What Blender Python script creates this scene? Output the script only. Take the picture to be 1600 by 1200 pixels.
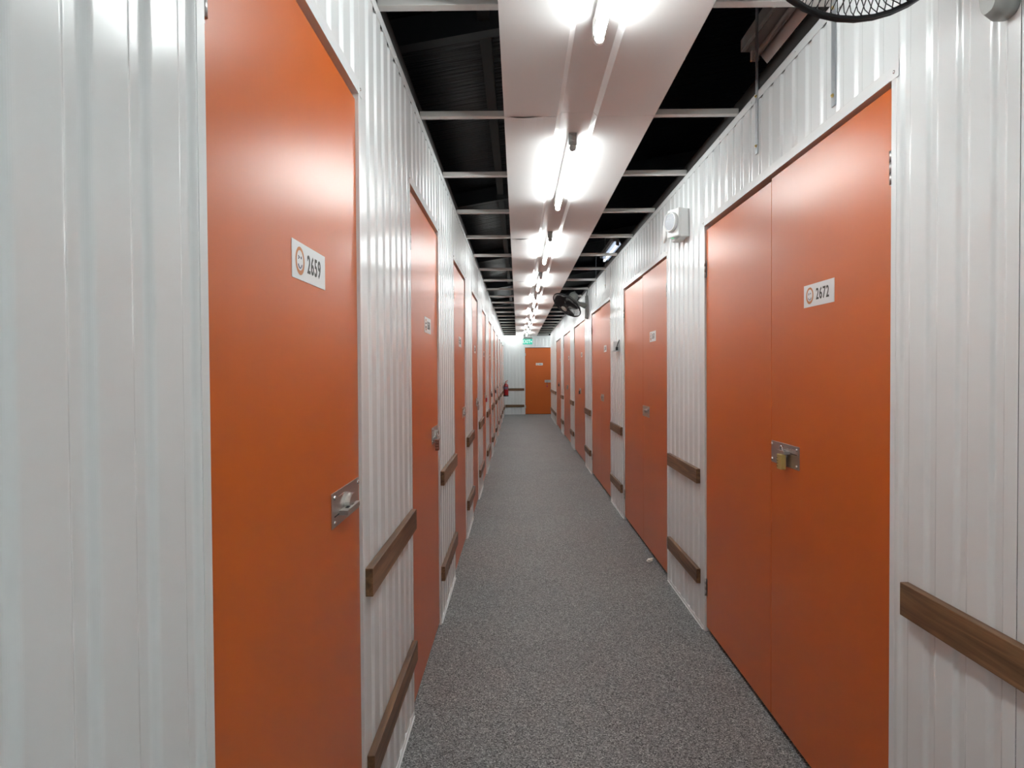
import bpy, bmesh, math, random
from mathutils import Vector, Matrix

random.seed(7)
SC = bpy.context.scene
for o in list(bpy.data.objects):
    bpy.data.objects.remove(o)

# ------------------------------------------------------------------ camera, world, exposure
cam_d = bpy.data.cameras.new('camera')
cam = bpy.data.objects.new('camera', cam_d)
SC.collection.objects.link(cam)
r = Vector((0.99994333, 0.00866895, -0.00617957)); u = Vector((0.00601376, 0.01902465, 0.99980093)); f = Vector((-0.00878479, 0.99978143, -0.01897144))
M = Matrix(((r.x, u.x, -f.x, 0), (r.y, u.y, -f.y, 0), (r.z, u.z, -f.z, 1.4), (0, 0, 0, 1)))
cam.matrix_world = M
cam_d.sensor_fit = 'HORIZONTAL'; cam_d.sensor_width = 36.0; cam_d.lens = 36.0 * 1050.0 / 1600.0
cam_d.clip_start = 0.02; cam_d.clip_end = 200
SC.camera = cam
wd = bpy.data.worlds.new('world'); SC.world = wd; wd.use_nodes = True
wd.node_tree.nodes['Background'].inputs[0].default_value = (0.6, 0.7, 0.8, 1)
wd.node_tree.nodes['Background'].inputs[1].default_value = 0.002
SC.view_settings.view_transform = 'Standard'; SC.view_settings.look = 'None'
SC.view_settings.gamma = 1.0; SC.view_settings.use_curve_mapping = False
SC.view_settings.exposure = 1.55
TUBE_STRENGTH = 21.0

# ------------------------------------------------------------------ dimensions (metres)
A = 0.433          # wall with single doors stands at x = -A
B = 0.995          # wall with double doors stands at x = +B
WT = 2.544         # top of the wall sheets
HB, HT = 2.163, 2.198   # door header trim
YE = 21.765        # end wall
YR = 20.29         # where the wall with double doors stops
YB = -4.6          # behind the camera
TZ = 2.524         # tray underside
REC = 0.0075       # corrugation depth
ST = WT - 0.028    # the sheets end behind the top trim

# ------------------------------------------------------------------ materials
def newmat(name):
    m = bpy.data.materials.new(name); m.use_nodes = True
    return m, m.node_tree, m.node_tree.nodes['Principled BSDF']
def mat(name, col, rough=0.5, metal=0.0, spec=0.5, emit=None, estr=0.0, bump=None, var=None, coat=0.0):
    """bump = (scale xyz, strength, distance); var = (scale xyz, amount) colour variation"""
    m, nt, p = newmat(name)
    p.inputs['Base Color'].default_value = (*col, 1); p.inputs['Roughness'].default_value = rough
    p.inputs['Metallic'].default_value = metal; p.inputs['Specular IOR Level'].default_value = spec
    if coat: p.inputs['Coat Weight'].default_value = coat; p.inputs['Coat Roughness'].default_value = 0.2
    if emit: p.inputs['Emission Color'].default_value = (*emit, 1); p.inputs['Emission Strength'].default_value = estr
    def noise(scale, detail=3):
        g = nt.nodes.new('ShaderNodeNewGeometry'); mp = nt.nodes.new('ShaderNodeMapping'); n = nt.nodes.new('ShaderNodeTexNoise')
        nt.links.new(g.outputs['Position'], mp.inputs['Vector']); mp.inputs['Scale'].default_value = scale
        nt.links.new(mp.outputs[0], n.inputs['Vector']); n.inputs['Scale'].default_value = 1.0; n.inputs['Detail'].default_value = detail
        return n
    if bump:
        n = noise(bump[0]); b = nt.nodes.new('ShaderNodeBump'); b.inputs['Strength'].default_value = bump[1]; b.inputs['Distance'].default_value = bump[2]
        nt.links.new(n.outputs['Fac'], b.inputs['Height']); nt.links.new(b.outputs[0], p.inputs['Normal'])
    if var:
        n = noise(var[0], 4); mx = nt.nodes.new('ShaderNodeMix'); mx.data_type = 'RGBA'
        mx.inputs[6].default_value = (*[c * (1 - var[1]) for c in col], 1); mx.inputs[7].default_value = (*[min(1, c * (1 + var[1])) for c in col], 1)
        nt.links.new(n.outputs['Fac'], mx.inputs[0]); nt.links.new(mx.outputs[2], p.inputs['Base Color'])
    return m

SHEET = mat('white_painted_sheet', (0.77, 0.785, 0.785), 0.20, spec=0.55, bump=((3, 2.2, 0.7), 0.10, 0.006), var=((3, 3, 0.6), 0.02))
TRIM = mat('white_painted_trim', (0.77, 0.785, 0.785), 0.25, bump=((8, 8, 3), 0.08, 0.01))
TRAY = mat('white_tray_sheet', (0.78, 0.77, 0.76), 0.38, bump=((2.5, 2.0, 1), 0.05, 0.01))
ORANGE = mat('orange_door_paint', (0.57, 0.115, 0.013), 0.31, spec=0.5, bump=((26, 26, 1.3), 0.05, 0.003), var=((4, 4, 0.8), 0.04))
STEEL = mat('brushed_steel', (0.50, 0.48, 0.46), 0.36, metal=1.0, bump=((20, 20, 300), 0.1, 0.001))
CHROME = mat('bright_steel', (0.62, 0.60, 0.58), 0.22, metal=1.0)
DARKHOLE = mat('dark_slot', (0.01, 0.01, 0.01), 0.7)
PURLIN = mat('grey_painted_steel', (0.62, 0.60, 0.57), 0.42, bump=((2, 30, 30), 0.1, 0.002), var=((3, 3, 3), 0.08))
BLACKST = mat('dark_steel', (0.030, 0.026, 0.024), 0.5, var=((2, 2, 2), 0.2))
GALV = mat('galvanised_strap', (0.42, 0.44, 0.46), 0.45, metal=0.5, var=((30, 30, 9), 0.2))
PLASTIC = mat('white_plastic', (0.78, 0.78, 0.77), 0.35)
GREYPL = mat('grey_plastic', (0.36, 0.37, 0.35), 0.4)
GREYBODY = mat('grey_batten_body', (0.6, 0.59, 0.58), 0.4)
BLACKPL = mat('black_plastic', (0.015, 0.015, 0.017), 0.4)
SMOKE = mat('dark_fan_blade', (0.035, 0.03, 0.032), 0.3)
REFL = mat('lamp_reflector', (0.22, 0.28, 0.38), 0.35)
MIRROR = mat('mirror_reflector', (0.80, 0.76, 0.74), 0.2, metal=0.6)
GLASS_L = mat('lens_reflector', (0.26, 0.26, 0.28), 0.22, metal=0.35, bump=((90, 90, 260), 0.6, 0.004))
BRASS = mat('brass', (0.62, 0.46, 0.16), 0.35, metal=0.55)
BRONZE = mat('brown_lock_body', (0.16, 0.055, 0.03), 0.4)
REDLOCK = mat('red_lock_body', (0.45, 0.03, 0.05), 0.35)
RED = mat('extinguisher_red', (0.42, 0.012, 0.018), 0.25, coat=0.5)
LABEL = mat('dull_violet_label', (0.20, 0.12, 0.20), 0.5)
SIGNW = mat('white_vinyl', (0.78, 0.79, 0.79), 0.35)
INK = mat('dark_ink', (0.045, 0.042, 0.036), 0.5)
INKB = mat('navy_ink', (0.06, 0.055, 0.12), 0.5)
INKO = mat('orange_ink', (0.55, 0.20, 0.06), 0.45)
PAPER = mat('crumpled_paper', (0.90, 0.89, 0.84), 0.8)
LIT = mat('lit_tube', (0.9, 0.9, 0.9), 0.4, emit=(0.93, 1.0, 1.0), estr=TUBE_STRENGTH)
LIT2 = mat('lit_tube_dim', (0.9, 0.9, 0.9), 0.4, emit=(0.86, 0.93, 1.0), estr=1.1)
LITD = mat('lit_diffuser', (0.9, 0.9, 0.9), 0.4, emit=(0.97, 1.0, 0.99), estr=4.5)
TUBEOFF = mat('unlit_tube', (0.72, 0.66, 0.62), 0.15)
TEAL = mat('exit_green', (0.01, 0.45, 0.33), 0.4, emit=(0.02, 0.62, 0.44), estr=0.22)
TEALW = mat('exit_white', (0.8, 0.85, 0.83), 0.4, emit=(0.8, 1.0, 0.95), estr=0.2)
LED = mat('green_indicator', (0.1, 0.6, 0.3), 0.4, emit=(0.1, 0.8, 0.35), estr=0.5)

def wood_mat(name, sc):
    m, nt, p = newmat(name); p.inputs['Roughness'].default_value = 0.45
    g = nt.nodes.new('ShaderNodeNewGeometry'); mp = nt.nodes.new('ShaderNodeMapping'); mp.inputs['Scale'].default_value = sc
    n = nt.nodes.new('ShaderNodeTexNoise'); n.inputs['Scale'].default_value = 1; n.inputs['Detail'].default_value = 6; n.inputs['Distortion'].default_value = 0.6
    cr = nt.nodes.new('ShaderNodeValToRGB')
    e = cr.color_ramp.elements
    e[0].position = 0.3; e[0].color = (0.072, 0.031, 0.013, 1); e[1].position = 0.72; e[1].color = (0.27, 0.145, 0.066, 1)
    x = e.new(0.52); x.color = (0.165, 0.082, 0.035, 1)
    nt.links.new(g.outputs['Position'], mp.inputs['Vector']); nt.links.new(mp.outputs[0], n.inputs['Vector'])
    nt.links.new(n.outputs['Fac'], cr.inputs[0]); nt.links.new(cr.outputs[0], p.inputs['Base Color'])
    b = nt.nodes.new('ShaderNodeBump'); b.inputs['Strength'].default_value = 0.1; b.inputs['Distance'].default_value = 0.002
    nt.links.new(n.outputs['Fac'], b.inputs['Height']); nt.links.new(b.outputs[0], p.inputs['Normal'])
    return m
WOOD = wood_mat('brown_timber', (55, 3.0, 55))
WOODX = wood_mat('brown_timber_across', (3.0, 55, 55))

def floor_mat():
    m, nt, p = newmat('speckled_vinyl')
    g = nt.nodes.new('ShaderNodeNewGeometry')
    n1 = nt.nodes.new('ShaderNodeTexVoronoi'); n1.inputs['Scale'].default_value = 240; sx = nt.nodes.new('ShaderNodeSeparateColor')
    n2 = nt.nodes.new('ShaderNodeTexNoise'); n2.inputs['Scale'].default_value = 1.3; n2.inputs['Detail'].default_value = 4
    n3 = nt.nodes.new('ShaderNodeTexVoronoi'); n3.inputs['Scale'].default_value = 9.0
    for n in (n1, n2, n3): nt.links.new(g.outputs['Position'], n.inputs['Vector'])
    cr = nt.nodes.new('ShaderNodeValToRGB'); e = cr.color_ramp.elements
    e[0].position = 0.0; e[0].color = (0.035, 0.036, 0.038, 1); e[1].position = 1.0; e[1].color = (0.62, 0.63, 0.61, 1)
    x = e.new(0.22); x.color = (0.11, 0.112, 0.112, 1); x = e.new(0.55); x.color = (0.25, 0.253, 0.25, 1); x = e.new(0.86); x.color = (0.34, 0.345, 0.34, 1)
    nt.links.new(n1.outputs['Color'], sx.inputs[0]); nt.links.new(sx.outputs[0], cr.inputs[0])
    mx = nt.nodes.new('ShaderNodeMix'); mx.data_type = 'RGBA'; mx.blend_type = 'MULTIPLY'; mx.inputs[0].default_value = 1.0
    cr2 = nt.nodes.new('ShaderNodeValToRGB'); e = cr2.color_ramp.elements
    e[0].position = 0.3; e[0].color = (0.86, 0.87, 0.89, 1); e[1].position = 0.7; e[1].color = (1, 1, 1, 1)
    nt.links.new(n2.outputs['Fac'], cr2.inputs[0]); nt.links.new(cr.outputs[0], mx.inputs[6]); nt.links.new(cr2.outputs[0], mx.inputs[7])
    cr3 = nt.nodes.new('ShaderNodeValToRGB'); e = cr3.color_ramp.elements     # a few dark flecks
    e[0].position = 0.035; e[0].color = (0.06, 0.06, 0.06, 1); e[1].position = 0.05; e[1].color = (1, 1, 1, 1)
    nt.links.new(n3.outputs['Distance'], cr3.inputs[0])
    m2 = nt.nodes.new('ShaderNodeMix'); m2.data_type = 'RGBA'; m2.blend_type = 'MULTIPLY'; m2.inputs[0].default_value = 0.7
    nt.links.new(mx.outputs[2], m2.inputs[6]); nt.links.new(cr3.outputs[0], m2.inputs[7])
    nt.links.new(m2.outputs[2], p.inputs['Base Color'])
    p.inputs['Roughness'].default_value = 0.55; p.inputs['Specular IOR Level'].default_value = 0.4
    b = nt.nodes.new('ShaderNodeBump'); b.inputs['Strength'].default_value = 0.12; b.inputs['Distance'].default_value = 0.001
    nt.links.new(n1.outputs['Distance'], b.inputs['Height']); nt.links.new(b.outputs[0], p.inputs['Normal'])
    return m
FLOOR = floor_mat()

def roof_mat():
    m, nt, p = newmat('black_foil_roof')
    p.inputs['Base Color'].default_value = (0.012, 0.013, 0.015, 1); p.inputs['Roughness'].default_value = 0.28
    g = nt.nodes.new('ShaderNodeNewGeometry'); mp = nt.nodes.new('ShaderNodeMapping'); mp.inputs['Scale'].default_value = (1.2, 16, 1.2)
    n = nt.nodes.new('ShaderNodeTexNoise'); n.inputs['Scale'].default_value = 1.6; n.inputs['Detail'].default_value = 5
    b = nt.nodes.new('ShaderNodeBump'); b.inputs['Strength'].default_value = 0.7; b.inputs['Distance'].default_value = 0.03
    nt.links.new(g.outputs['Position'], mp.inputs['Vector']); nt.links.new(mp.outputs[0], n.inputs['Vector'])
    nt.links.new(n.outputs['Fac'], b.inputs['Height']); nt.links.new(b.outputs[0], p.inputs['Normal'])
    return m
ROOF = roof_mat()

# ------------------------------------------------------------------ mesh helpers
def quad_box(bm, lo, hi, T=None, mi=0, bevel=0.0):
    """axis box lo..hi in local space, each corner sent through T"""
    sub = bmesh.new()
    vs = [sub.verts.new((x, y, z)) for x in (lo[0], hi[0]) for y in (lo[1], hi[1]) for z in (lo[2], hi[2])]
    for q in ((0, 1, 3, 2), (4, 6, 7, 5), (0, 4, 5, 1), (2, 3, 7, 6), (0, 2, 6, 4), (1, 5, 7, 3)):
        sub.faces.new([vs[i] for i in q])
    if bevel: bmesh.ops.bevel(sub, geom=list(sub.edges), offset=bevel, segments=2, profile=0.5, affect='EDGES')
    join(bm, sub, T, mi)
def join(bm, sub, T=None, mi=0, smooth=False):
    mp = {}
    for v in sub.verts:
        c = v.co
        mp[v] = bm.verts.new(T(c.x, c.y, c.z) if callable(T) else (T @ c if T is not None else c))
    for fc in sub.faces:
        try:
            g = bm.faces.new([mp[v] for v in fc.verts])
            g.material_index = mi; g.smooth = smooth or fc.smooth
        except ValueError: pass
    sub.free()
def lathe(bm, prof, T=None, seg=24, mi=0, smooth=True):
    """prof = [(radius, height)] about local z"""
    sub = bmesh.new(); rings = []
    for (rad, h) in prof:
        rings.append([sub.verts.new((rad * math.cos(2 * math.pi * k / seg), rad * math.sin(2 * math.pi * k / seg), h)) for k in range(seg)])
    for i in range(len(rings) - 1):
        for k in range(seg):
            fc = sub.faces.new((rings[i][k], rings[i][(k + 1) % seg], rings[i + 1][(k + 1) % seg], rings[i + 1][k])); fc.smooth = smooth
    for rg, rev in ((rings[0], True), (rings[-1], False)):
        fc = sub.faces.new(list(reversed(rg)) if rev else rg); fc.smooth = False
    bmesh.ops.remove_doubles(sub, verts=list(sub.verts), dist=1e-6)
    join(bm, sub, T, mi)
def tube(bm, pts, rad, T=None, seg=8, mi=0, closed=False, smooth=True):
    pts = [Vector(p) for p in pts]; n = len(pts); sub = bmesh.new(); rings = []
    up = None
    for i, p in enumerate(pts):
        a = pts[(i - 1) % n] if (closed or i) else p; c = pts[(i + 1) % n] if (closed or i < n - 1) else p
        t = (c - a).normalized()
        if up is None: up = t.orthogonal().normalized()
        up = (up - t * up.dot(t)).normalized(); s = t.cross(up)
        rr = rad[i] if isinstance(rad, (list, tuple)) else rad
        rings.append([sub.verts.new(p + (up * math.cos(2 * math.pi * k / seg) + s * math.sin(2 * math.pi * k / seg)) * rr) for k in range(seg)])
    for i in range(n if closed else n - 1):
        ra, rb = rings[i], rings[(i + 1) % n]
        for k in range(seg):
            try: fc = sub.faces.new((ra[k], ra[(k + 1) % seg], rb[(k + 1) % seg], rb[k])); fc.smooth = smooth
            except ValueError: pass
    if not closed:
        sub.faces.new(list(reversed(rings[0]))); sub.faces.new(rings[-1])
    join(bm, sub, T, mi)
def poly_extrude(bm, pts, h0, h1, T=None, mi=0):
    """closed 2D outline (x, y) extruded along local z from h0 to h1"""
    sub = bmesh.new()
    a = [sub.verts.new((x, y, h0)) for x, y in pts]; b = [sub.verts.new((x, y, h1)) for x, y in pts]
    n = len(pts)
    sub.faces.new(list(reversed(a))); sub.faces.new(b)
    for i in range(n): sub.faces.new((a[i], a[(i + 1) % n], b[(i + 1) % n], b[i]))
    join(bm, sub, T, mi)
ORIGIN = {}
def link(o): SC.collection.objects.link(o)
def obj(name, bm, mats, parent=None, origin=None):
    """link bm (world coordinates) as ONE mesh object; a child shares its thing's origin"""
    bmesh.ops.recalc_face_normals(bm, faces=list(bm.faces))
    if parent is not None: org = ORIGIN[parent.name]
    elif origin is not None: org = Vector(origin)
    else:
        xs = [v.co.x for v in bm.verts]; ys = [v.co.y for v in bm.verts]; zs = [v.co.z for v in bm.verts]
        org = Vector(((min(xs) + max(xs)) / 2, (min(ys) + max(ys)) / 2, min(zs)))
    for v in bm.verts: v.co -= org
    me = bpy.data.meshes.new(name); bm.to_mesh(me); bm.free()
    for m in (mats if isinstance(mats, (list, tuple)) else [mats]): me.materials.append(m)
    o = bpy.data.objects.new(name, me); link(o)
    if parent is not None: o.parent = parent
    else: o.location = org
    ORIGIN[o.name] = org
    return o
def tag(o, label, cat, group=None, kind=None):
    o['label'] = label; o['category'] = cat
    if group: o['group'] = group
    if kind: o['kind'] = kind
    return o
def thing(name, loc, label, cat, group=None, kind=None):
    o = bpy.data.objects.new(name, None); link(o); o.location = loc; o.empty_display_size = 0.1
    ORIGIN[o.name] = Vector(loc)
    return tag(o, label, cat, group, kind)
def copy_tree(src, delta, label, parent=None):
    c = src.copy(); link(c); c.parent = parent
    if parent is None:
        c.location = Vector(src.location) + Vector(delta); c['label'] = label
    for ch in list(src.children): copy_tree(ch, delta, None, c)
    return c
def text_bm(body, size, T, mi=0, depth=0.0006, bold=0.0, xs=1.0, bm=None, space=1.0):
    cu = bpy.data.curves.new('lettering', 'FONT'); cu.body = body; cu.size = size; cu.align_x = 'CENTER'; cu.align_y = 'CENTER'
    cu.extrude = depth / 2; cu.offset = bold; cu.resolution_u = 3; cu.space_character = space
    to = bpy.data.objects.new('lettering', cu); link(to)
    bpy.context.view_layer.update()
    me = bpy.data.meshes.new_from_object(to.evaluated_get(bpy.context.evaluated_depsgraph_get()))
    bpy.data.objects.remove(to); bpy.data.curves.remove(cu)
    sub = bmesh.new(); sub.from_mesh(me); bpy.data.meshes.remove(me)
    for v in sub.verts: v.co.x *= xs
    if bm is None: bm = bmesh.new()
    join(bm, sub, T, mi)
    return bm
ORD = 'first second third fourth fifth sixth seventh eighth ninth tenth eleventh twelfth thirteenth fourteenth fifteenth sixteenth seventeenth eighteenth nineteenth twentieth'.split()
ORD += ['twenty-' + w for w in ORD[:9]]

# wall spaces: (s, z, d) -> world; s runs along the wall, d stands out of it into the corridor
def WL(s, z, d): return Vector((-A + d, s, z))
def WR(s, z, d): return Vector((B - d, s, z))
def WE(s, z, d): return Vector((s, YE - d, z))
# reading direction along s for somebody facing the wall
DIRS = {WL: 1, WR: -1, WE: 1}

# ------------------------------------------------------------------ corrugated sheets
PER, CREST, SLOPE = 0.112, 0.068, 0.010
def profile(s0, s1, ph=None):
    """(s, d) points of the rolled sheet between s0 and s1; a crest begins at ph"""
    ph = s0 if ph is None else ph
    k0 = math.floor((s0 - ph) / PER); full = []
    while ph + k0 * PER < s1 + PER:
        c = ph + k0 * PER
        for ds, d in ((0.0, 0.0), (CREST, 0.0), (CREST + SLOPE, -REC), (PER - SLOPE, -REC)): full.append((c + ds, d))
        k0 += 1
    def at(s):
        for (a, da), (b, db) in zip(full, full[1:]):
            if a <= s <= b: return da + (db - da) * (s - a) / (b - a)
        return 0.0
    raw = [(s0, at(s0))] + [p for p in full if s0 + 0.001 < p[0] < s1 - 0.001] + [(s1, at(s1))]
    out = [raw[0]]
    for i in range(1, len(raw) - 1):
        p0, p, p1 = Vector(raw[i - 1]), Vector(raw[i]), Vector(raw[i + 1])
        a, b = (p0 - p), (p1 - p)
        if abs(a.x * b.y - a.y * b.x) < 1e-9: continue
        ta = min(0.0045, a.length * 0.45); tb = min(0.0045, b.length * 0.45)
        q0 = p + a.normalized() * ta; q2 = p + b.normalized() * tb
        for tt in (0, 0.25, 0.5, 0.75, 1):
            out.append(tuple(q0 * (1 - tt) ** 2 + p * 2 * tt * (1 - tt) + q2 * tt ** 2))
    out.append(raw[-1])
    return out
def sheet(bm, W, s0, s1, z0, z1, off=0.0, ph=None):
    if s1 - s0 < 0.004: return
    pr = profile(s0, s1, ph)
    lo = [bm.verts.new(W(s, z0, d + off)) for s, d in pr]; hi = [bm.verts.new(W(s, z1, d + off)) for s, d in pr]
    for i in range(len(pr) - 1): bm.faces.new((lo[i], lo[i + 1], hi[i + 1], hi[i]))

JW = 0.024   # jamb face width
LDOORS = [(0.938, 1.850), (2.728, 3.685), (4.560, 5.580), (6.390, 7.315), (8.230, 9.150), (10.06, 10.98), (11.89, 12.81), (13.72, 14.64), (15.55, 16.47), (17.38, 18.30), (19.15, 20.07)]
RDOORS = [(1.802, 2.668, 3.586), (4.490, 5.398, 6.315), (7.220, 8.110, 9.080), (9.965, 10.90, 11.87), (12.74, 13.62, 14.60), (15.51, 16.37, 17.40)]
EDOOR = (0.238, 1.138)

def wall(name, W, a, b, openings, label):
    bm = bmesh.new(); s = a
    for (o0, o1) in openings:
        sheet(bm, W, s, o0 - JW, 0.0, ST, 0.0, 0.799 if s < 0.9 else None)
        sheet(bm, W, o0 - JW, o1 + JW, HT - 0.005, ST)
        for q in (o0 - JW, o1 + JW): quad_box(bm, (q - 0.006, HT, -0.0135), (q + 0.006, ST, 0.0006), W)
        s = o1 + JW
    sheet(bm, W, s, b, 0.0, ST)
    o = obj(name, bm, SHEET)
    sm = o.modifiers.new('thickness', 'SOLIDIFY'); sm.thickness = 0.0008; sm.offset = 0
    return tag(o, label, 'wall', kind='structure')
wall('wall_left', WL, YB, YE, [(a, b) for a, b in LDOORS], 'white corrugated metal wall pierced by the row of single orange doors')
# the wall with double doors: a lapped joint shows just before the first door
bm = bmesh.new()
sheet(bm, WR, YB, 1.345, 0, ST, -0.0018, 1.539)
s = 1.345
for (o0, om, o1) in RDOORS:
    sheet(bm, WR, s, o0 - JW, 0, ST, 0.0, 1.539 if s < 1.5 else None); sheet(bm, WR, o0 - JW, o1 + JW, HT - 0.005, ST); s = o1 + JW
    for q in (o0 - JW, o1 + JW): quad_box(bm, (q - 0.006, HT, -0.0135), (q + 0.006, ST, 0.0006), WR)
sheet(bm, WR, s, YR, 0, ST)
o = obj('wall_right', bm, SHEET); sm = o.modifiers.new('thickness', 'SOLIDIFY'); sm.thickness = 0.0008; sm.offset = 0
tag(o, 'white corrugated metal wall pierced by the row of double orange doors', 'wall', kind='structure')
wall('wall_end', WE, -A, 3.2, [EDOOR], 'white corrugated end wall behind the EXIT sign')
bm = bmesh.new(); sheet(bm, lambda s, z, d: Vector((s, YR + d, z)), B, 3.2, 0, WT); quad_box(bm, (B - 0.002, YR - 0.03, 0), (B + 0.04, YR + 0.004, WT))
tag(obj('wall_return', bm, SHEET), 'white corrugated wall of the side passage past the last double door', 'wall', kind='structure')
bm = bmesh.new(); sheet(bm, lambda s, z, d: Vector((3.2 - d, s, z)), YR, YE, 0, WT)
tag(obj('wall_passage', bm, SHEET), 'white corrugated wall closing the side passage by the end wall', 'wall', kind='structure')
bm = bmesh.new(); sheet(bm, lambda s, z, d: Vector((s, YB + d, z)), -A, B, 0, WT)
tag(obj('wall_back', bm, SHEET), 'white corrugated wall behind the viewer', 'wall', kind='structure')

# floor
bm = bmesh.new(); quad_box(bm, (-A - 0.10, YB - 0.05, -0.04), (3.3, YE + 0.1, 0.0))
tag(obj('floor', bm, FLOOR), 'grey speckled vinyl floor of the corridor', 'floor', kind='structure')

# baseboards (thin white angle at the foot of the sheets)
def baseboard(name, W, runs, label):
    bm = bmesh.new()
    for s0, s1 in runs:
        if s1 - s0 < 0.02: continue
        quad_box(bm, (s0, 0.0, -0.009), (s1, 0.018, 0.0025), W)
        quad_box(bm, (s0, 0.0, 0.0025), (s1, 0.002, 0.008), W)
    tag(obj(name, bm, TRIM), label, 'baseboard', kind='structure')
def runs_between(a, b, ops):
    out = []; s = a
    for o0, o1 in ops: out.append((s, o0 - JW)); s = o1 + JW
    out.append((s, b)); return out
RL = runs_between(YB, YE, LDOORS); RR = runs_between(YB, YR, [(a, c) for a, b, c in RDOORS])
baseboard('baseboard_left', WL, RL, 'thin white strip at the foot of the wall with single doors')
baseboard('baseboard_right', WR, RR, 'thin white strip at the foot of the wall with double doors')
baseboard('baseboard_end', WE, [(-A, EDOOR[0] - JW)], 'thin white strip at the foot of the end wall')

# top trims: flat strip bridging the crests, so the valleys show as dark notches under it
def toptrim(name, W, a, b, z0, label):
    bm = bmesh.new(); quad_box(bm, (a, z0, 0.0008), (b, WT + 0.001, 0.0022), W); quad_box(bm, (a, WT - 0.0006, 0.0), (b, WT + 0.001, 0.0022), W)
    s = a + 0.3
    while s < b:
        T = lambda x, y, z, s=s: W(s + x, (z0 + WT) / 2 + y, 0.0022 + z)
        lathe(bm, [(0.004, 0), (0.003, 0.0018), (0.0005, 0.0024)], T, 8); s += 0.448
    tag(obj(name, bm, TRIM), label, 'trim', kind='structure')
toptrim('trim_1', WL, YB, YE, WT - 0.036, 'thin white strip capping the wall with single doors')
toptrim('trim_2', WR, YB, YR, WT - 0.034, 'thin white strip capping the wall with double doors')
toptrim('trim_3', WE, -A, 3.2, WT - 0.095, 'wide white strip capping the end wall above the EXIT sign')
# dark channel lying on the walls
for nm, W, e, lab in (('trim_4', WL, YE, 'black steel channel lying along the top of the wall with single doors'), ('trim_5', WR, YR, 'dark brown steel channel lying along the top of the wall with double doors')):
    bm = bmesh.new(); quad_box(bm, (YB, WT + 0.0015, -0.055), (e, WT + 0.062, -0.001), W)
    tag(obj(nm, bm, BLACKST), lab, 'trim', kind='structure')

# ------------------------------------------------------------------ doors
def sign_bm(W, sc, zc, num):
    """white sticker 0.225 x 0.076 with the smiling ring and the unit number"""
    D = DIRS[W]; d0 = -0.0081
    bm = bmesh.new()
    T = lambda x, y, z: W(sc + D * x, zc + y, d0 + z)
    quad_box(bm, (-0.1125, -0.038, 0), (0.1125, 0.038, 0.0012), T, 0)
    # ring
    seg = 40; sub = bmesh.new(); rin, rout = 0.0205, 0.0285; cx = -0.065
    def ring(rr, z, dy=0): return [sub.verts.new((cx + rr * math.cos(2 * math.pi * k / seg), dy + rr * math.sin(2 * math.pi * k / seg), z)) for k in range(seg)]
    a, b = ring(rout, 0.0016), ring(rin, 0.0016, 0.0012)
    for k in range(seg): sub.faces.new((a[k], a[(k + 1) % seg], b[(k + 1) % seg], b[k]))
    join(bm, sub, T, 2)
    def stroke(pts, w):
        tube(bm, [(x, y, 0.0013) for x, y in pts], w, T, 6, 3)
    stroke([(cx - 0.0095, 0.0095), (cx - 0.004, 0.0065), (cx - 0.0100, 0.0035)], 0.0011)     # winking eye
    stroke([(cx + 0.0065, 0.0095), (cx + 0.0065, 0.0045)], 0.0013)                            # open eye
    stroke([(cx + 0.0115 * math.cos(t), -0.003 + 0.0115 * math.sin(t)) for t in [math.radians(200 + 14 * i) for i in range(11)]], 0.0011)
    text_bm(num, 0.053, lambda x, y, z: W(sc + D * (0.030 + x), zc + y - 0.001, d0 + 0.0014 + z), 1, 0.0006, 0.0009, 0.80, bm, 1.16)
    return bm
def plate_bm(W, s0, zc, flip, bar):
    """steel plate 0.262 x 0.084; flip = +1 when the bolt points towards +s"""
    bm = bmesh.new(); d0 = -0.0078; L, H = 0.262, 0.084
    T = lambda x, y, z: W(s0 + (x if flip > 0 else L - x), zc + y, d0 + z)
    quad_box(bm, (0, -H / 2, 0), (L, H / 2, 0.0025), T, 0, 0.0008)
    for x in (0.018, L - 0.012):
        for y in (-H / 2 + 0.012, H / 2 - 0.012):
            lathe(bm, [(0.0058, 0.002), (0.0056, 0.004), (0.004, 0.0062), (0.001, 0.007)], lambda a, b, c, x=x, y=y: T(x + a, y + b, c), 12, 1)
    # half round collar
    pts = []
    for i in range(13):
        t = math.pi * i / 12; pts.append((0.155 + 0.045 * math.cos(t), -0.004 + 0.022 * math.sin(t)))
    pts += [(0.11, -0.008), (0.20, -0.008)]
    poly_extrude(bm, pts, 0.002, 0.016, T, 0)
    # protruding bar of the bolt with two slots; bar = (from, to, lower edge)
    x0, x1, yb = bar
    quad_box(bm, (x0, yb, 0.002), (x1, yb + 0.013, 0.024), T, 0, 0.0015)
    m = (x1 - x0)
    for q in (0.22, 0.55): quad_box(bm, (x0 + m * q, yb + 0.0124, 0.010), (x0 + m * (q + 0.18), yb + 0.0136, 0.018), T, 2)
    quad_box(bm, (0.018, yb + 0.004, 0.0022), (x0 - 0.004, yb + 0.0065, 0.0034), T, 2)
    quad_box(bm, (0.02, 0.026, 0.0024), (0.11, 0.028, 0.0029), T, 1)
    return bm
def hinge_bm(W, s, z, sign):
    bm = bmesh.new()
    for k in range(3):
        lathe(bm, [(0.0052, 0), (0.0052, 0.029)], lambda x, y, zz, k=k: W(s + sign * 0.004 + x, z - 0.045 + 0.030 * k + zz, -0.0015 + y), 10)
    quad_box(bm, (s - 0.001, z - 0.045, -0.010), (s + sign * 0.02, z + 0.045, -0.0072), W)
    return bm
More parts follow.
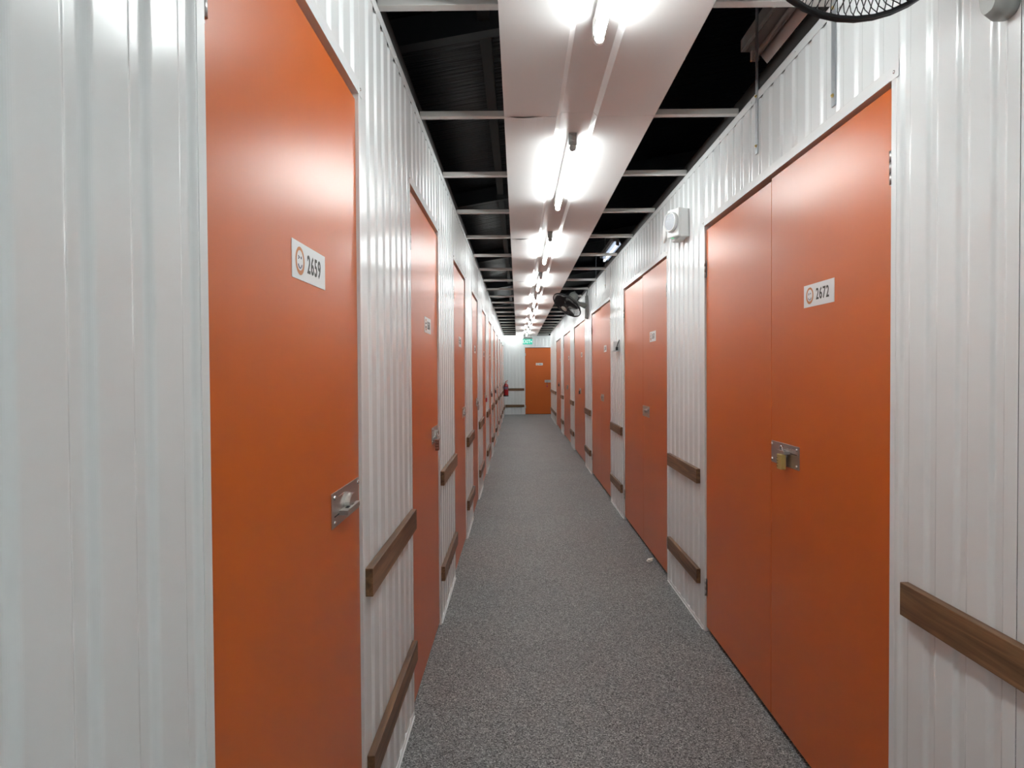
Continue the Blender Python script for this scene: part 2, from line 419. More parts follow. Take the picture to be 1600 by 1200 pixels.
def frame_bm(W, s0, s1):
    bm = bmesh.new(); dd = -0.045
    quad_box(bm, (s0 - JW, 0, dd), (s0, HB + 0.002, 0.0015), W, 0, 0.0008)
    quad_box(bm, (s1, 0, dd), (s1 + JW, HB + 0.002, 0.0015), W, 0, 0.0008)
    quad_box(bm, (s0 - JW + 0.001, HB, dd), (s1 + JW - 0.001, HT, 0.0022), W, 0, 0.0008)
    quad_box(bm, (s0 - JW - 0.012, HB - 0.002, 0.0022), (s0 - 0.0005, HT + 0.004, 0.003), W, 0)
    quad_box(bm, (s1 + 0.0005, HB - 0.002, 0.0022), (s1 + JW + 0.012, HT + 0.004, 0.003), W, 0)
    for s in (s0 - 0.014, s1 + 0.014):
        lathe(bm, [(0.005, 0.003), (0.004, 0.005), (0.001, 0.0058)], lambda x, y, z, s=s: W(s + x, HB + 0.016 + y, z), 10, 1)
    # near-black sheet behind the leaf, painting in the shade of the door gaps
    quad_box(bm, (s0 - 0.01, 0, dd - 0.006), (s1 + 0.01, HT, dd - 0.001), W, 2)
    return bm
def leaf(W, root, s0, s1, top, bot):
    bm = bmesh.new(); quad_box(bm, (s0, bot, -0.041), (s1, top, -0.0080), W, 0, 0.0012)
    return obj('leaf', bm, ORANGE, root)

def single_door(n, W, s0, s1, num, label, hinge_first=True, sign_at=None, plate=None):
    c = W((s0 + s1) / 2, 0, 0)
    root = thing('door_%d' % n, c, label, 'door', 'single orange doors' if W is WL else None, 'structure')
    obj('frame', frame_bm(W, s0, s1), [TRIM, CHROME, DARKHOLE], root)
    lf = leaf(W, root, s0 + 0.003, s1 - 0.002, HB - 0.016, 0.014)
    hs = s0 if hinge_first else s1
    for z in (1.94, 0.24): obj('hinge', hinge_bm(W, hs, z, 1 if hinge_first else -1), STEEL, lf)
    obj('number_sign', sign_bm(W, sign_at if sign_at else (s0 + s1) / 2 + 0.06, 1.626 if W is WL else 1.624, num), [SIGNW, INK, INKO, INKB], lf)
    p0 = plate if plate else s1 - 0.262 - 0.018
    obj('lock_plate', plate_bm(W, p0, 1.071, 1, (0.062, 0.185, -0.021)), [STEEL, CHROME, DARKHOLE], lf)
    return p0
def double_door(n, W, s0, sm, s1, num, label, sign_at):
    c = W((s0 + s1) / 2, 0, 0)
    root = thing('door_%d' % n, c, label, 'door', 'double orange doors', 'structure')
    obj('frame', frame_bm(W, s0, s1), [TRIM, CHROME, DARKHOLE], root)
    la = leaf(W, root, s0 + 0.003, sm - 0.0015, HB - 0.012, 0.027)
    lb = leaf(W, root, sm + 0.0015, s1 - 0.003, HB - 0.022, 0.027)
    for z in (1.935, 0.24):
        obj('hinge', hinge_bm(W, s0, z, 1), STEEL, la); obj('hinge', hinge_bm(W, s1, z, -1), STEEL, lb)
    obj('number_sign', sign_bm(W, sign_at, 1.652, num), [SIGNW, INK, INKO, INKB], la)
    p0 = sm - 0.262 - 0.008
    obj('lock_plate', plate_bm(W, p0, 1.080, 1, (0.080, 0.150, 0.006)), [STEEL, CHROME, DARKHOLE], la)
    return p0

LNUM = [2659, 2658, 2657, 2656, 2655, 2654, 2653, 2652, 2651, 2650, 2649]
RNUM = [2672, 2671, 2670, 2669, 2668, 2667]
lplates, rplates = [], []
for k, (s0, s1) in enumerate(LDOORS):
    lab = ['single orange door marked 2659, its steel lock plate empty',
           'single orange door with a brown padlock, second in the row of single doors'][k] if k < 2 else \
          '%s single orange door counted from the open end of the row' % ORD[k]
    sa = {0: 1.4265, 1: 3.295}.get(k)
    lplates.append(single_door(k + 1, WL, s0, s1, str(LNUM[k]), lab, True, sa))
for k, (s0, sm, s1) in enumerate(RDOORS):
    lab = ['double orange door marked 2672, with a brass combination padlock',
           'double orange door with an empty lock plate and a paper scrap at its foot'][k] if k < 2 else \
          '%s double orange door counted from the one marked 2672' % ORD[k]
    sa = {0: 2.2515, 1: 5.000, 2: 7.715, 3: 10.57}.get(k, (s0 + sm) / 2 + 0.05)
    rplates.append(double_door(len(LDOORS) + 1 + k, WR, s0, sm, s1, str(RNUM[k]), lab, sa))
eplate = single_door(len(LDOORS) + len(RDOORS) + 1, WE, EDOOR[0], EDOOR[1], '2666', 'orange door in the end wall facing down the corridor', True, 0.698, 0.866)

# ------------------------------------------------------------------ padlocks
def padlock(W, s, z, d, label, style, group='padlocks on the door plates'):
    """hangs from a plate's eye; s, z = top centre of the body"""
    root = thing('padlock', W(s, z - 0.058, d), label, 'padlock', group)
    bm = bmesh.new(); body = {'brass': BRASS, 'brown': BRONZE, 'black': BLACKPL, 'steel': STEEL, 'red': REDLOCK}[style]
    quad_box(bm, (s - 0.020, z - 0.056, d - 0.010), (s + 0.020, z, d + 0.010), W, 0, 0.0025)
    obj('body', bm, body, root)
    bm = bmesh.new(); pts = [(s - 0.013, z - 0.004)] + [(s + 0.013 * -math.cos(math.pi * i / 8), z + 0.018 + 0.013 * math.sin(math.pi * i / 8)) for i in range(9)] + [(s + 0.013, z - 0.004)]
    tube(bm, [(x, y, d) for x, y in pts], 0.0036, W, 8); obj('shackle', bm, CHROME, root)
    if style == 'brass':
        bm = bmesh.new()
        for i in range(4):
            quad_box(bm, (s + 0.0195, z - 0.048 + 0.0105 * i, d - 0.006), (s + 0.0225, z - 0.041 + 0.0105 * i, d + 0.0085), W, 0, 0.001)
            quad_box(bm, (s + 0.006, z - 0.0462 + 0.0105 * i, d + 0.0098), (s + 0.020, z - 0.0446 + 0.0105 * i, d + 0.0106), W, 1)
        obj('dial', bm, [BRASS, DARKHOLE], root)
    elif style == 'brown':
        bm = bmesh.new()
        quad_box(bm, (s - 0.0215, z - 0.002, d - 0.0115), (s + 0.0215, z + 0.004, d + 0.0115), W, 0, 0.001)
        for i in range(2):
            for j in range(3): quad_box(bm, (s - 0.0208, z - 0.045 + 0.014 * j, d - 0.006 + 0.008 * i), (s - 0.0195, z - 0.038 + 0.014 * j, d - 0.001 + 0.008 * i), W, 0)
        obj('dial', bm, CHROME, root)
    return root
zl, zr, dl = 1.071 - 0.023, 1.080 + 0.004, 0.0125
padlock(WR, rplates[0] + 0.116, zr, dl, 'brass combination padlock hanging on the double door marked 2672', 'brass')
padlock(WL, lplates[1] + 0.078, zl, dl, 'brown padlock with a chrome shackle hanging on the second single door', 'brown')
padlock(WL, lplates[3] + 0.078, zl, dl, 'steel padlock hanging on the fourth single door', 'steel')
padlock(WL, lplates[4] + 0.078, zl, dl, 'dark red padlock hanging on the fifth single door', 'red')
padlock(WL, lplates[5] + 0.078, zl, dl, 'black padlock hanging on the sixth single door', 'black')
padlock(WL, lplates[6] + 0.078, zl, dl, 'black padlock hanging on the seventh single door', 'black')
padlock(WR, rplates[3] + 0.116, zr, dl, 'black padlock hanging on the fourth double door', 'black')
padlock(WR, rplates[4] + 0.116, zr, dl, 'steel padlock hanging on the fifth double door', 'steel')
padlock(WR, rplates[5] + 0.116, zr, dl, 'small black padlock hanging on the sixth double door', 'black')
rl = padlock(WE, eplate + 0.078, 0.935, dl + 0.004, 'red padlock hanging on a black loop from the end wall door', 'red')
bm = bmesh.new(); tube(bm, [(eplate + 0.078, 1.062, 0.030), (eplate + 0.078, 1.0, 0.026), (eplate + 0.078, 0.958, 0.021), (eplate + 0.081, 0.962, 0.012), (eplate + 0.081, 1.0, 0.008), (eplate + 0.081, 1.064, 0.012), (eplate + 0.080, 1.068, 0.022)], 0.006, WE, 8, 0, True); obj('loop', bm, BLACKPL, rl)

# ------------------------------------------------------------------ wooden bumper rails
def rail(W, s0, s1, z0, z1, label, m=WOOD):
    bm = bmesh.new(); quad_box(bm, (s0, z0, 0.0005), (s1, z1, 0.0225), W, 0, 0.002)
    tag(obj('bumper_rail', bm, m), label, 'rail', 'wooden bumper rails')
HI, LO = (0.768, 0.848), (0.236, 0.316)
for k, (a, b) in enumerate(RL[1:]):
    e = b - 0.012 if k < len(RL) - 2 else YE - 0.03
    st = a - JW + 0.002 if k == 0 else a + 0.01
    where = 'between the %s and %s single doors' % (ORD[k], ORD[k + 1]) if k < len(LDOORS) - 1 else 'past the last single door'
    rail(WL, a, e, *HI, 'upper brown timber rail %s' % where); rail(WL, a, e, *LO, 'lower brown timber rail %s' % where)
for k, (a, b) in enumerate(RR):
    if k == 0: rail(WR, -0.9, 1.716, HI[0] + 0.004, HI[1] + 0.008, 'brown timber rail in front of the double door marked 2672'); continue
    where = 'between the %s and %s double doors' % (ORD[k - 1], ORD[k]) if k < len(RDOORS) else 'past the last double door'
    e = b - 0.07 if k < len(RDOORS) else YR - 0.05
    rail(WR, a + 0.063, e, HI[0] + 0.012, HI[1] + 0.012, 'upper brown timber rail %s' % where)
    rail(WR, a + 0.058, e, LO[0] - 0.004, LO[1] - 0.004, 'lower brown timber rail %s' % where)
rail(WE, -A + 0.028, EDOOR[0] - JW - 0.01, *HI, 'upper dark timber rail on the end wall', WOODX)
rail(WE, -A + 0.028, EDOOR[0] - JW - 0.01, *LO, 'lower dark timber rail on the end wall', WOODX)

# ------------------------------------------------------------------ purlins, ceiling tray, tube lights
bm = bmesh.new(); y0 = -3.40
def purlin_bm(y):
    bm = bmesh.new(); quad_box(bm, (-A - 0.0005, y, WT + 0.0005), (B + 0.0005, y + 0.036, WT + 0.026), None, 0, 0.002); return bm
p0 = tag(obj('purlin', purlin_bm(1.20), PURLIN), 'first grey steel purlin, almost above the viewer', 'purlin', 'grey steel purlins over the corridor')
for k in range(1, 23):
    if 1.20 + 0.918 * k > YE - 0.1: break
    copy_tree(p0, (0, 0.918 * k, 0), '%s grey steel purlin counted from the open end of the corridor' % ORD[k])
for k in range(1, 6): copy_tree(p0, (0, -0.918 * k, 0), '%s grey steel purlin behind the viewer' % ORD[k - 1])

TX0, TX1, GX0, GX1, HX0, HX1 = -0.053, 0.609, 0.179, 0.359, 0.199, 0.340   # tray edges, trough mouth, trough top
def tray(y0, y1, sag):
    bm = bmesh.new(); g = 0.0015
    xs = [(TX0 + (GX0 - TX0) * i / 8, TZ) for i in range(9)] + [(HX0, TZ + 0.018), (HX1, TZ + 0.018)] + [(GX1 + (TX1 - GX1) * i / 8, TZ) for i in range(9)]
    prof = [(TX0, TZ + 0.014)] + xs + [(TX1, TZ + 0.014)]
    ys = [y0 + g, y0 + 0.05, y0 + 0.13, y0 + 0.3, y1 - 0.3, y1 - 0.1, y1 - g]
    fall = [1.0, 0.8, 0.4, 0, 0, 0, 0]
    grid = []
    for y, w in zip(ys, fall):
        row = []
        for x, z in prof:
            t = (x - TX0) / (GX0 - TX0); dz = 0
            if 0 < t < 0.75 and z == TZ: dz = -sag * w * math.sin(math.pi * t / 0.75) ** 2
            row.append(bm.verts.new((x, y, z + dz)))
        grid.append(row)
    for i in range(len(ys) - 1):
        for j in range(len(prof) - 1):
            fc = bm.faces.new((grid[i][j], grid[i][j + 1], grid[i + 1][j + 1], grid[i + 1][j])); fc.smooth = False
    return bm
y = 0.26; k = 0; y1 = 2.99
spans = [(-4.55, -2.47), (-2.47, 0.26)]
while y < YE - 0.4:
    spans.append((y, min(y1, 21.375))); y = y1; y1 += 2.73
for k, (a, b) in enumerate(spans):
    o = obj('tray_panel', tray(a, b, [0.008, 0.008, 0.0, 0.007, 0.009, 0.005, 0.004, 0.003, 0.003, 0.003, 0.002][k]), TRAY)
    sm = o.modifiers.new('thickness', 'SOLIDIFY'); sm.thickness = 0.0012; sm.offset = 1
    lab = '%s white ceiling tray panel behind the viewer' % ORD[1 - k] if k < 2 else '%s white ceiling tray panel along the corridor, counted from the open end' % ORD[k - 2]
    tag(o, lab, 'ceiling panel', 'white tray panels of the ceiling')

LX = (HX0 + HX1) / 2
def tube_light(y0, first_label):
    L = 1.235; zt = TZ + 0.0175
    root = thing('tube_light', (LX, y0 + L / 2, zt - 0.09), first_label, 'tube light', 'tube lights in the ceiling trough')
    bm = bmesh.new(); quad_box(bm, (LX - 0.0175, y0, zt - 0.046), (LX + 0.0175, y0 + L, zt), None, 0, 0.003)
    obj('body', bm, PLASTIC, root)
    zc = zt - 0.070
    for e, sgn in ((y0, 1), (y0 + L, -1)):
        bm = bmesh.new()
        quad_box(bm, (LX - 0.020, min(e, e + sgn * 0.026), zt - 0.058), (LX + 0.020, max(e, e + sgn * 0.026), zt - 0.001), None, 0, 0.003)
        lathe(bm, [(0.0155, 0), (0.0165, 0.003), (0.0165, 0.018), (0.0150, 0.021)], lambda x, y, z, e=e, sgn=sgn: Vector((LX + x, e + sgn * (0.004 + z), zc + y)), 16)
        obj('lamp_holder', bm, GREYPL if sgn > 0 else PLASTIC, root)
    bm = bmesh.new(); tube(bm, [(LX, y0 + 0.026, zc), (LX, y0 + L - 0.026, zc)], 0.0130, None, 16)
    obj('tube', bm, LIT, root)
    return root
t0 = tube_light(0.98, 'first lit tube light in the ceiling trough, cut by the top of the picture')
for k in range(1, 9): copy_tree(t0, (0, 2.26 * k, 0), '%s lit tube light in the ceiling trough, counted from the open end' % ORD[k])
for k in range(1, 3): copy_tree(t0, (0, -2.26 * k, 0), '%s lit tube light behind the viewer' % ORD[k - 1])
bm = bmesh.new(); quad_box(bm, (1.26, YR + 0.006, 2.512), (1.40, YE - 0.02, 2.56), None)
tag(obj('trim_6', bm, PURLIN), 'steel channel across the side passage carrying the added tube light', 'trim', kind='structure')
tp = copy_tree(t0, (1.06, 20.42 - 0.98, -0.03), 'unseen lit tube light added over the side passage to brighten the end wall')  # out of view, added to brighten the far end of the corridor
# short diffused batten across the corridor before the end wall
root = thing('end_wall_light', (-0.125, 21.414, 2.425), 'short bright diffused batten light under the last purlin beside the EXIT sign', 'batten light')
bm = bmesh.new(); quad_box(bm, (-0.425, 21.390, 2.515), (0.175, 21.438, 2.5435), None, 0, 0.003); obj('body', bm, PLASTIC, root)
bm = bmesh.new(); poly_extrude(bm, [(21.386, 2.515), (21.380, 2.490), (21.386, 2.450), (21.400, 2.436), (21.428, 2.436), (21.442, 2.450), (21.448, 2.490), (21.442, 2.515)], -0.420, 0.170, lambda x, y, z: Vector((z, x, y))); obj('diffuser', bm, LITD, root)

# ------------------------------------------------------------------ roof above
def zroof(x): return 3.55 + 0.17 * x
bm = bmesh.new()
a = [(-5, YB - 1), (6.5, YB - 1), (6.5, YE + 3), (-5, YE + 3)]
lo = [bm.verts.new((x, y, zroof(x))) for x, y in a]; hi = [bm.verts.new((x, y, zroof(x) + 0.02)) for x, y in a]
bm.faces.new(lo); bm.faces.new(hi)
for i in range(4): bm.faces.new((lo[i], lo[(i + 1) % 4], hi[(i + 1) % 4], hi[i]))
tag(obj('ceiling', bm, ROOF), 'black foil lined roof over the open strips of the ceiling', 'roof', kind='structure')
def rafter(y, label):
    bm = bmesh.new(); w, h = 0.09, 0.16
    for x0, x1 in ((-5, 6.5),):
        v = [bm.verts.new((x, yy, zroof(x) - dz)) for x in (x0, x1) for yy in (y, y + w) for dz in (0.003, h)]
        for q in ((0, 1, 3, 2), (4, 6, 7, 5), (0, 4, 5, 1), (2, 3, 7, 6), (0, 2, 6, 4), (1, 5, 7, 3)): bm.faces.new([v[i] for i in q])
    tag(obj('roof_rafter', bm, mat_rafter), label, 'rafter', 'sloping roof rafters')
mat_rafter = mat('rafter_steel', (0.09, 0.095, 0.1), 0.35, spec=0.5)
for k, y in enumerate((3.9, 7.7, 11.6, 15.5, 19.4)):
    rafter(y, '%s sloping dark steel rafter under the black roof' % ORD[k])
for k, x in enumerate((-0.22, 0.85)):
    bm = bmesh.new(); quad_box(bm, (x, YB, zroof(x) - 0.10), (x + 0.07, YE + 2, zroof(x) - 0.004))
    tag(obj('roof_runner', bm, BLACKST), ['black steel runner under the roof over the single door side', 'black steel runner under the roof over the double door side'][k], 'roof beam', 'long roof runners')

# ------------------------------------------------------------------ batten lights hung above the wall with double doors
def hung_light(xc, y0, y1, z, lit, label):
    root = thing('hung_batten_light', (xc, (y0 + y1) / 2, z - 0.05), label, 'batten light', 'batten lights hung above the wall')
    bm = bmesh.new(); quad_box(bm, (xc - 0.045, y0, z - 0.01), (xc + 0.025, y1, z + 0.045), None, 0, 0.003); obj('body', bm, GREYBODY, root)
    bm = bmesh.new()
    prof = [(-0.03, -0.012), (0.03, -0.012), (0.075, -0.068), (0.070, -0.071), (0.026, -0.016), (-0.03, -0.016)]
    poly_extrude(bm, prof, y0 + 0.02, y1 - 0.02, lambda x, yv, zz: Vector((xc + x, zz, z + yv)))
    obj('reflector', bm, REFL if lit else MIRROR, root)
    bm = bmesh.new(); tube(bm, [(xc + 0.012, y0 + 0.03, z - 0.045), (xc + 0.012, y1 - 0.03, z - 0.045)], 0.013, None, 12); obj('tube', bm, LIT2 if lit else TUBEOFF, root)
    for e in (y0 + 0.015, y1 - 0.035):
        bm = bmesh.new(); quad_box(bm, (xc - 0.006, e, z - 0.062), (xc + 0.03, e + 0.02, z - 0.012), None, 0, 0.003); obj('lamp_holder', bm, PLASTIC, root)
hung_light(1.075, 1.90, 3.12, 2.865, False, 'unlit batten light with a mirrored reflector hung over the wall on straps')
hung_light(1.10, 7.45, 8.62, 2.845, True, 'lit batten light hung above the wall beyond the emergency light')
def strap(s, z0, z1, label):
    bm = bmesh.new(); w = 0.0125
    quad_box(bm, (s - w, z0, 0.0012), (s + w, z1, 0.0052), WR, 0)
    for z in (z0 + 0.033, WT - 0.018):
        lathe(bm, [(0.006, 0.0052), (0.006, 0.009), (0.003, 0.0095), (0.003, 0.012)], lambda x, y, zz, z=z: WR(s + x, z + y, zz), 6, 1, False)
    # hook running back over the lamp
    quad_box(bm, (s - w, z1 - 0.002, -0.14), (s + w, z1, 0.0052), WR, 0)
    tag(obj('hanger_strap', bm, [GALV, BRASS]), label, 'strap', 'straps screwed to the wall top')
strap(2.125, 2.222, 2.913, 'galvanised strap screwed to the wall above the leaf carrying the number 2672')
strap(2.800, 2.290, 2.913, 'galvanised strap screwed to the wall above the unnumbered leaf of door 2672')
strap(7.60, 2.33, 2.893, 'galvanised strap holding up one end of the lit batten light')
strap(8.50, 2.33, 2.893, 'galvanised strap under the far end of the lit batten light')

# ------------------------------------------------------------------ wall fans
def fan(base, centre, n, label):
    """base = bracket centre on the wall with double doors; centre = guard centre; n = where the fan blows"""
    bs = Vector(base); c = Vector(centre); n = Vector(n).normalized()
    root = thing('wall_fan', (bs.x, bs.y, bs.z - 0.17), label, 'fan', 'wall fans on the wall with double doors')
    X = n.orthogonal().normalized()
    X = (Vector((0, 0, 1)).cross(n)); X = X.normalized() if X.length > 1e-3 else Vector((1, 0, 0)); Y = n.cross(X)
    F = lambda x, y, z: c + X * x + Y * y + n * z
    # bracket
    bm = bmesh.new()
    sub = bmesh.new(); prof = []
    for i in range(48):
        t = 2 * math.pi * i / 48; ct, st = math.cos(t), math.sin(t)
        prof.append((0.042 * math.copysign(abs(ct) ** 0.6, ct), 0.168 * math.copysign(abs(st) ** 0.55, st)))
    def ringz(k, d): return [sub.verts.new((bs.y + x * k, bs.z + y * (1 - (1 - k) * 0.25), d)) for x, y in prof]
    r1, r2, r3 = ringz(1, 0.0008), ringz(1, 0.022), ringz(0.72, 0.045)
    for ra, rb in ((r1, r2), (r2, r3)):
        for i in range(48): sub.faces.new((ra[i], ra[(i + 1) % 48], rb[(i + 1) % 48], rb[i])).smooth = True
    sub.faces.new(list(reversed(r1))); sub.faces.new(r3)
    join(bm, sub, WR); obj('bracket', bm, GREYPL, root)
    back = c - n * 0.12
    bm = bmesh.new(); s = Vector((bs.x - 0.03, bs.y, bs.z + 0.02)); m = s.lerp(back, 0.55) + Vector((0, 0, -0.02))
    tube(bm, [s, s.lerp(m, 0.5), m, back], [0.045, 0.036, 0.028, 0.03], None, 12); obj('arm', bm, GREYPL, root)
    bm = bmesh.new(); lathe(bm, [(0.035, -0.215), (0.055, -0.205), (0.066, -0.17), (0.070, -0.09), (0.060, -0.065)], F, 20)
    tube(bm, [F(0, 0.03, -0.19), F(0, 0.03, -0.235)], 0.012, None, 10); obj('motor', bm, GREYPL, root)
    # guard
    bm = bmesh.new(); R = 0.225
    def circ(rad, z, wr, seg=40, sg=6): tube(bm, [F(rad * math.cos(2 * math.pi * k / seg), rad * math.sin(2 * math.pi * k / seg), z) for k in range(seg)], wr, None, sg, 0, True)
    circ(R, 0.0, 0.0060); circ(R, 0.012, 0.0045); circ(0.16, 0.052, 0.0018); circ(0.09, 0.068, 0.0018); circ(0.15, -0.058, 0.0018); circ(0.072, -0.065, 0.003)
    for k in range(90):
        t = 2 * math.pi * k / 90; ct, st = math.cos(t), math.sin(t)
        tube(bm, [F(ct * q, st * q, z) for q, z in ((0.045, 0.071), (0.12, 0.064), (0.19, 0.04), (R, 0.008))], 0.0011, None, 4)
        tube(bm, [F(ct * q, st * q, z) for q, z in ((0.07, -0.065), (0.16, -0.055), (0.20, -0.036), (R, -0.002))], 0.0011, None, 4)
    obj('guard', bm, BLACKPL, root)
    bm = bmesh.new(); lathe(bm, [(0.046, 0.068), (0.046, 0.076), (0.030, 0.080)], F, 20); obj('guard_badge', bm, GREYPL, root)
    # blades
    bm = bmesh.new()
    for b in range(3):
        sub = bmesh.new(); rows = []
        for i in range(7):
            q = 0.03 + (0.195 - 0.03) * i / 6; half = math.radians([26, 38, 46, 49, 47, 40, 24][i])
            row = []
            for j in range(7):
                tt = -half + 2 * half * j / 6; row.append(sub.verts.new((q * math.cos(tt + b * 2.0944), q * math.sin(tt + b * 2.0944), 0.012 + 0.030 * (tt / 0.85) * (0.4 + 0.6 * i / 6))))
            rows.append(row)
        for i in range(6):
            for j in range(6): sub.faces.new((rows[i][j], rows[i][j + 1], rows[i + 1][j + 1], rows[i + 1][j])).smooth = True
        bmesh.ops.solidify(sub, geom=list(sub.faces), thickness=0.003)
        join(bm, sub, F, 0, True)
    obj('blades', bm, SMOKE, root)
    bm = bmesh.new(); lathe(bm, [(0.030, -0.07), (0.034, -0.02), (0.034, 0.03), (0.022, 0.042), (0.004, 0.045)], F, 18); obj('hub', bm, BLACKPL, root)
    # cord from the bracket up over the wall
    bm = bmesh.new(); q = [(bs.y + 0.03, bs.z + 0.14, 0.020), (bs.y + 0.05, bs.z + 0.2, 0.012), (bs.y + 0.02, bs.z + 0.225, 0.008), (bs.y + 0.03, WT + 0.05, 0.006)]
    tube(bm, q, 0.0035, WR, 8); obj('cord', bm, BLACKPL, root)
fan((B, 9.50, 2.295), (0.690, 9.38, 2.318), (-0.58, -0.33, -0.74), 'far wall fan tilted down over the corridor beyond the double doors')
fan((B, 1.375, 2.272), (0.690, 1.35, 2.335), (-0.05, -0.96, -0.20), 'wall fan cut by the top of the picture, with black guard over door 2672')

# ------------------------------------------------------------------ emergency light
root = thing('emergency_light', WR(3.98, 2.165, 0), 'white emergency light with a round swivel lamp, high by the first double door', 'emergency light')
c = Vector((0.937, 3.955, 2.258)); ang = math.radians(24)
nx = Vector((-math.cos(ang), -math.sin(ang), 0)); tx = Vector((-math.sin(ang), math.cos(ang), 0))   # face normal, and sideways away from the viewer
E_ = lambda x, y, z: c + tx * x + Vector((0, 0, 1)) * y + nx * z
bm = bmesh.new()
quad_box(bm, (3.90, 2.172, 0.0005), (4.10, 2.335, 0.055), WR, 0, 0.006)
obj('base', bm, PLASTIC, root)
bm = bmesh.new(); quad_box(bm, (-0.055, -0.082, -0.055), (0.055, 0.082, 0.032), E_, 0, 0.008); hb = obj('housing', bm, PLASTIC, root)
bm = bmesh.new(); quad_box(bm, (-0.040, -0.0835, -0.02), (0.02, -0.080, 0.026), E_, 0, 0.001); quad_box(bm, (0.012, -0.085, 0.012), (0.024, -0.0825, 0.024), E_, 1)
obj('indicator', bm, [GREYPL, LED], hb)
bm = bmesh.new(); lathe(bm, [(0.050, 0.030), (0.057, 0.034), (0.058, 0.052), (0.054, 0.056), (0.051, 0.052), (0.048, 0.047)], lambda x, y, z: E_(x + 0.004, y + 0.006, z), 32); obj('lamp_ring', bm, PLASTIC, root)
bm = bmesh.new(); lathe(bm, [(0.012, 0.034), (0.030, 0.038), (0.050, 0.048)], lambda x, y, z: E_(x + 0.004, y + 0.006, z), 32)
for i in range(-2, 3): quad_box(bm, (-0.045 + abs(i) * 0.006, i * 0.018 - 0.003, 0.036), (0.045 - abs(i) * 0.006, i * 0.018 + 0.003, 0.049), lambda x, y, z: E_(x + 0.004, y + 0.006, z))
obj('lens', bm, GLASS_L, root)
bm = bmesh.new(); S2 = lambda x, y, z: Vector((0.905, 4.125, 2.235)) + Vector((x * 0.25, z, y)) + Vector((-z * 0.25, x, 0))
lathe(bm, [(0.045, -0.02), (0.056, 0.0), (0.056, 0.025), (0.05, 0.03)], S2, 28); obj('second_lamp', bm, PLASTIC, root)

# ------------------------------------------------------------------ junction box
root = thing('junction_box', WR(6.66, 1.588, 0), 'small white junction box with a black plug between the second and third double doors', 'junction box')
bm = bmesh.new(); quad_box(bm, (6.575, 1.590, 0.001), (6.755, 1.685, 0.062), WR, 0, 0.005); obj('housing', bm, PLASTIC, root)
bm = bmesh.new(); quad_box(bm, (6.540, 1.597, 0.020), (6.576, 1.630, 0.040), WR, 0, 0.004); tube(bm, [(6.555, 1.630, 0.03), (6.552, 1.66, 0.022), (6.565, 1.685, 0.010), (6.57, 1.70, 0.003)], 0.004, WR, 8)
obj('plug', bm, BLACKPL, root)

# ------------------------------------------------------------------ EXIT sign
root = thing('exit_sign', (0.308, 21.0, 2.232), 'green EXIT sign with an arrow hanging from the ceiling before the end wall', 'exit sign')
bm = bmesh.new(); quad_box(bm, (0.158, 21.0, 2.236), (0.458, 21.05, 2.405), None, 0, 0.006); obj('lightbox', bm, TEAL, root)
bm = bmesh.new(); quad_box(bm, (0.162, 20.995, 2.405), (0.454, 21.055, 2.455), None, 0, 0.004)
for x in (0.20, 0.41): quad_box(bm, (x, 21.018, 2.455), (x + 0.014, 21.032, TZ + (0.0175 if x > HX0 and x < HX1 else -0.0008)), None)
obj('mount', bm, GREYPL, root)
bm = text_bm('EXIT', 0.150, lambda x, y, z: Vector((0.278 + x, 20.998 - z, 2.318 + y)), 0, 0.004, 0.003, 0.80)
poly_extrude(bm, [(0.398, 2.330), (0.416, 2.330), (0.416, 2.355), (0.450, 2.320), (0.416, 2.285), (0.416, 2.310), (0.398, 2.310)], 20.996, 21.0, lambda x, y, z: Vector((x, z, y)))
obj('lettering', bm, TEALW, root)

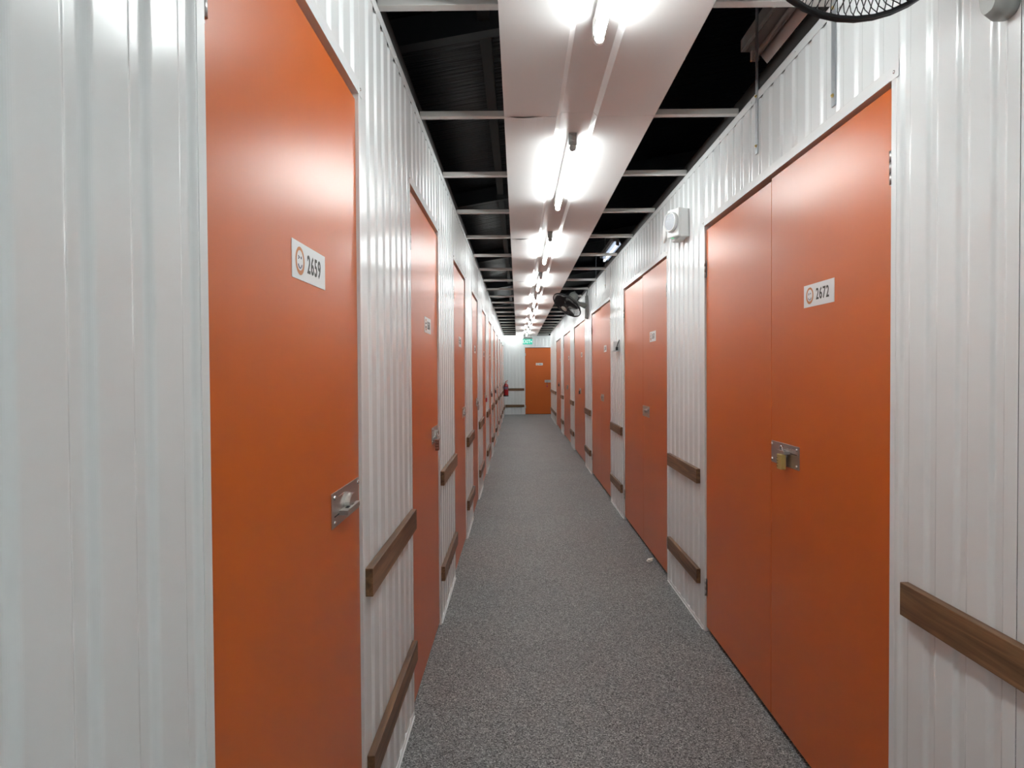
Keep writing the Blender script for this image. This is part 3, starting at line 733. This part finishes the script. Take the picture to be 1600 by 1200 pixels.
# ------------------------------------------------------------------ fire extinguisher
ex, ey, ez = -0.334, 18.72, 0.70
root = thing('fire_extinguisher', (ex, ey, ez), 'red fire extinguisher hung on the wall between the last two single doors', 'fire extinguisher')
EX = lambda x, y, z: Vector((ex + 0.87 * x, ey + 0.87 * y, ez + 0.92 * z))
bm = bmesh.new(); lathe(bm, [(0.076, 0.03), (0.080, 0.04), (0.080, 0.30), (0.076, 0.335), (0.055, 0.365), (0.028, 0.38), (0.022, 0.395)], EX, 28); cyl = obj('cylinder', bm, RED, root)
bm = bmesh.new(); seg = 12
sub = bmesh.new(); ra = [sub.verts.new((0.0806 * math.cos(math.radians(-140 + 100 * i / seg)), 0.0806 * math.sin(math.radians(-140 + 100 * i / seg)), 0.215)) for i in range(seg + 1)]
rb = [sub.verts.new((v.co.x, v.co.y, 0.295)) for v in ra]
for i in range(seg): sub.faces.new((ra[i], ra[i + 1], rb[i + 1], rb[i]))
join(bm, sub, EX); obj('label', bm, LABEL, cyl)
bm = bmesh.new(); lathe(bm, [(0.078, 0.0), (0.084, 0.004), (0.084, 0.035), (0.080, 0.04)], EX, 28); obj('foot_ring', bm, BLACKPL, root)
bm = bmesh.new(); lathe(bm, [(0.020, 0.39), (0.020, 0.42)], EX, 14); quad_box(bm, (-0.035, -0.015, 0.415), (0.03, 0.015, 0.44), EX, 0, 0.003); obj('valve', bm, CHROME, root)
bm = bmesh.new(); tube(bm, [EX(-0.02, 0, 0.44), EX(0.02, 0, 0.463), EX(0.065, 0, 0.493)], [0.008, 0.008, 0.006], None, 8); tube(bm, [EX(-0.02, 0, 0.43), EX(0.06, 0, 0.436)], 0.006, None, 8); obj('handle', bm, RED, root)
bm = bmesh.new(); tube(bm, [EX(-0.02, -0.02, 0.428), EX(-0.045, -0.075, 0.40), EX(-0.055, -0.082, 0.32), EX(-0.055, -0.082, 0.12), EX(-0.052, -0.080, 0.06)], [0.009, 0.009, 0.009, 0.009, 0.013], None, 10); obj('hose', bm, BLACKPL, root)
bm = bmesh.new(); quad_box(bm, (-0.1125, -0.03, 0.25), (-0.078, 0.03, 0.31), EX, 0, 0.002); obj('wall_bracket', bm, STEEL, root)

# ------------------------------------------------------------------ scrap of paper
bm = bmesh.new(); bmesh.ops.create_icosphere(bm, subdivisions=3, radius=0.026)
rnd = random.Random(3)
from mathutils import noise as _n
for v in bm.verts:
    k = 0.72 + 0.6 * _n.noise(v.co * 70)
    v.co = Vector((v.co.x * 1.05 * k, v.co.y * 0.9 * k, v.co.z * 0.72 * k)) + Vector((0.006 * (v.co.z / 0.02), 0, 0))
mz = min(v.co.z for v in bm.verts)
for v in bm.verts: v.co += Vector((0.957, 4.88, 0.0005 - mz))
tag(obj('paper_scrap', bm, PAPER), 'white crumpled scrap of paper on the floor at the foot of the second double door', 'paper scrap')
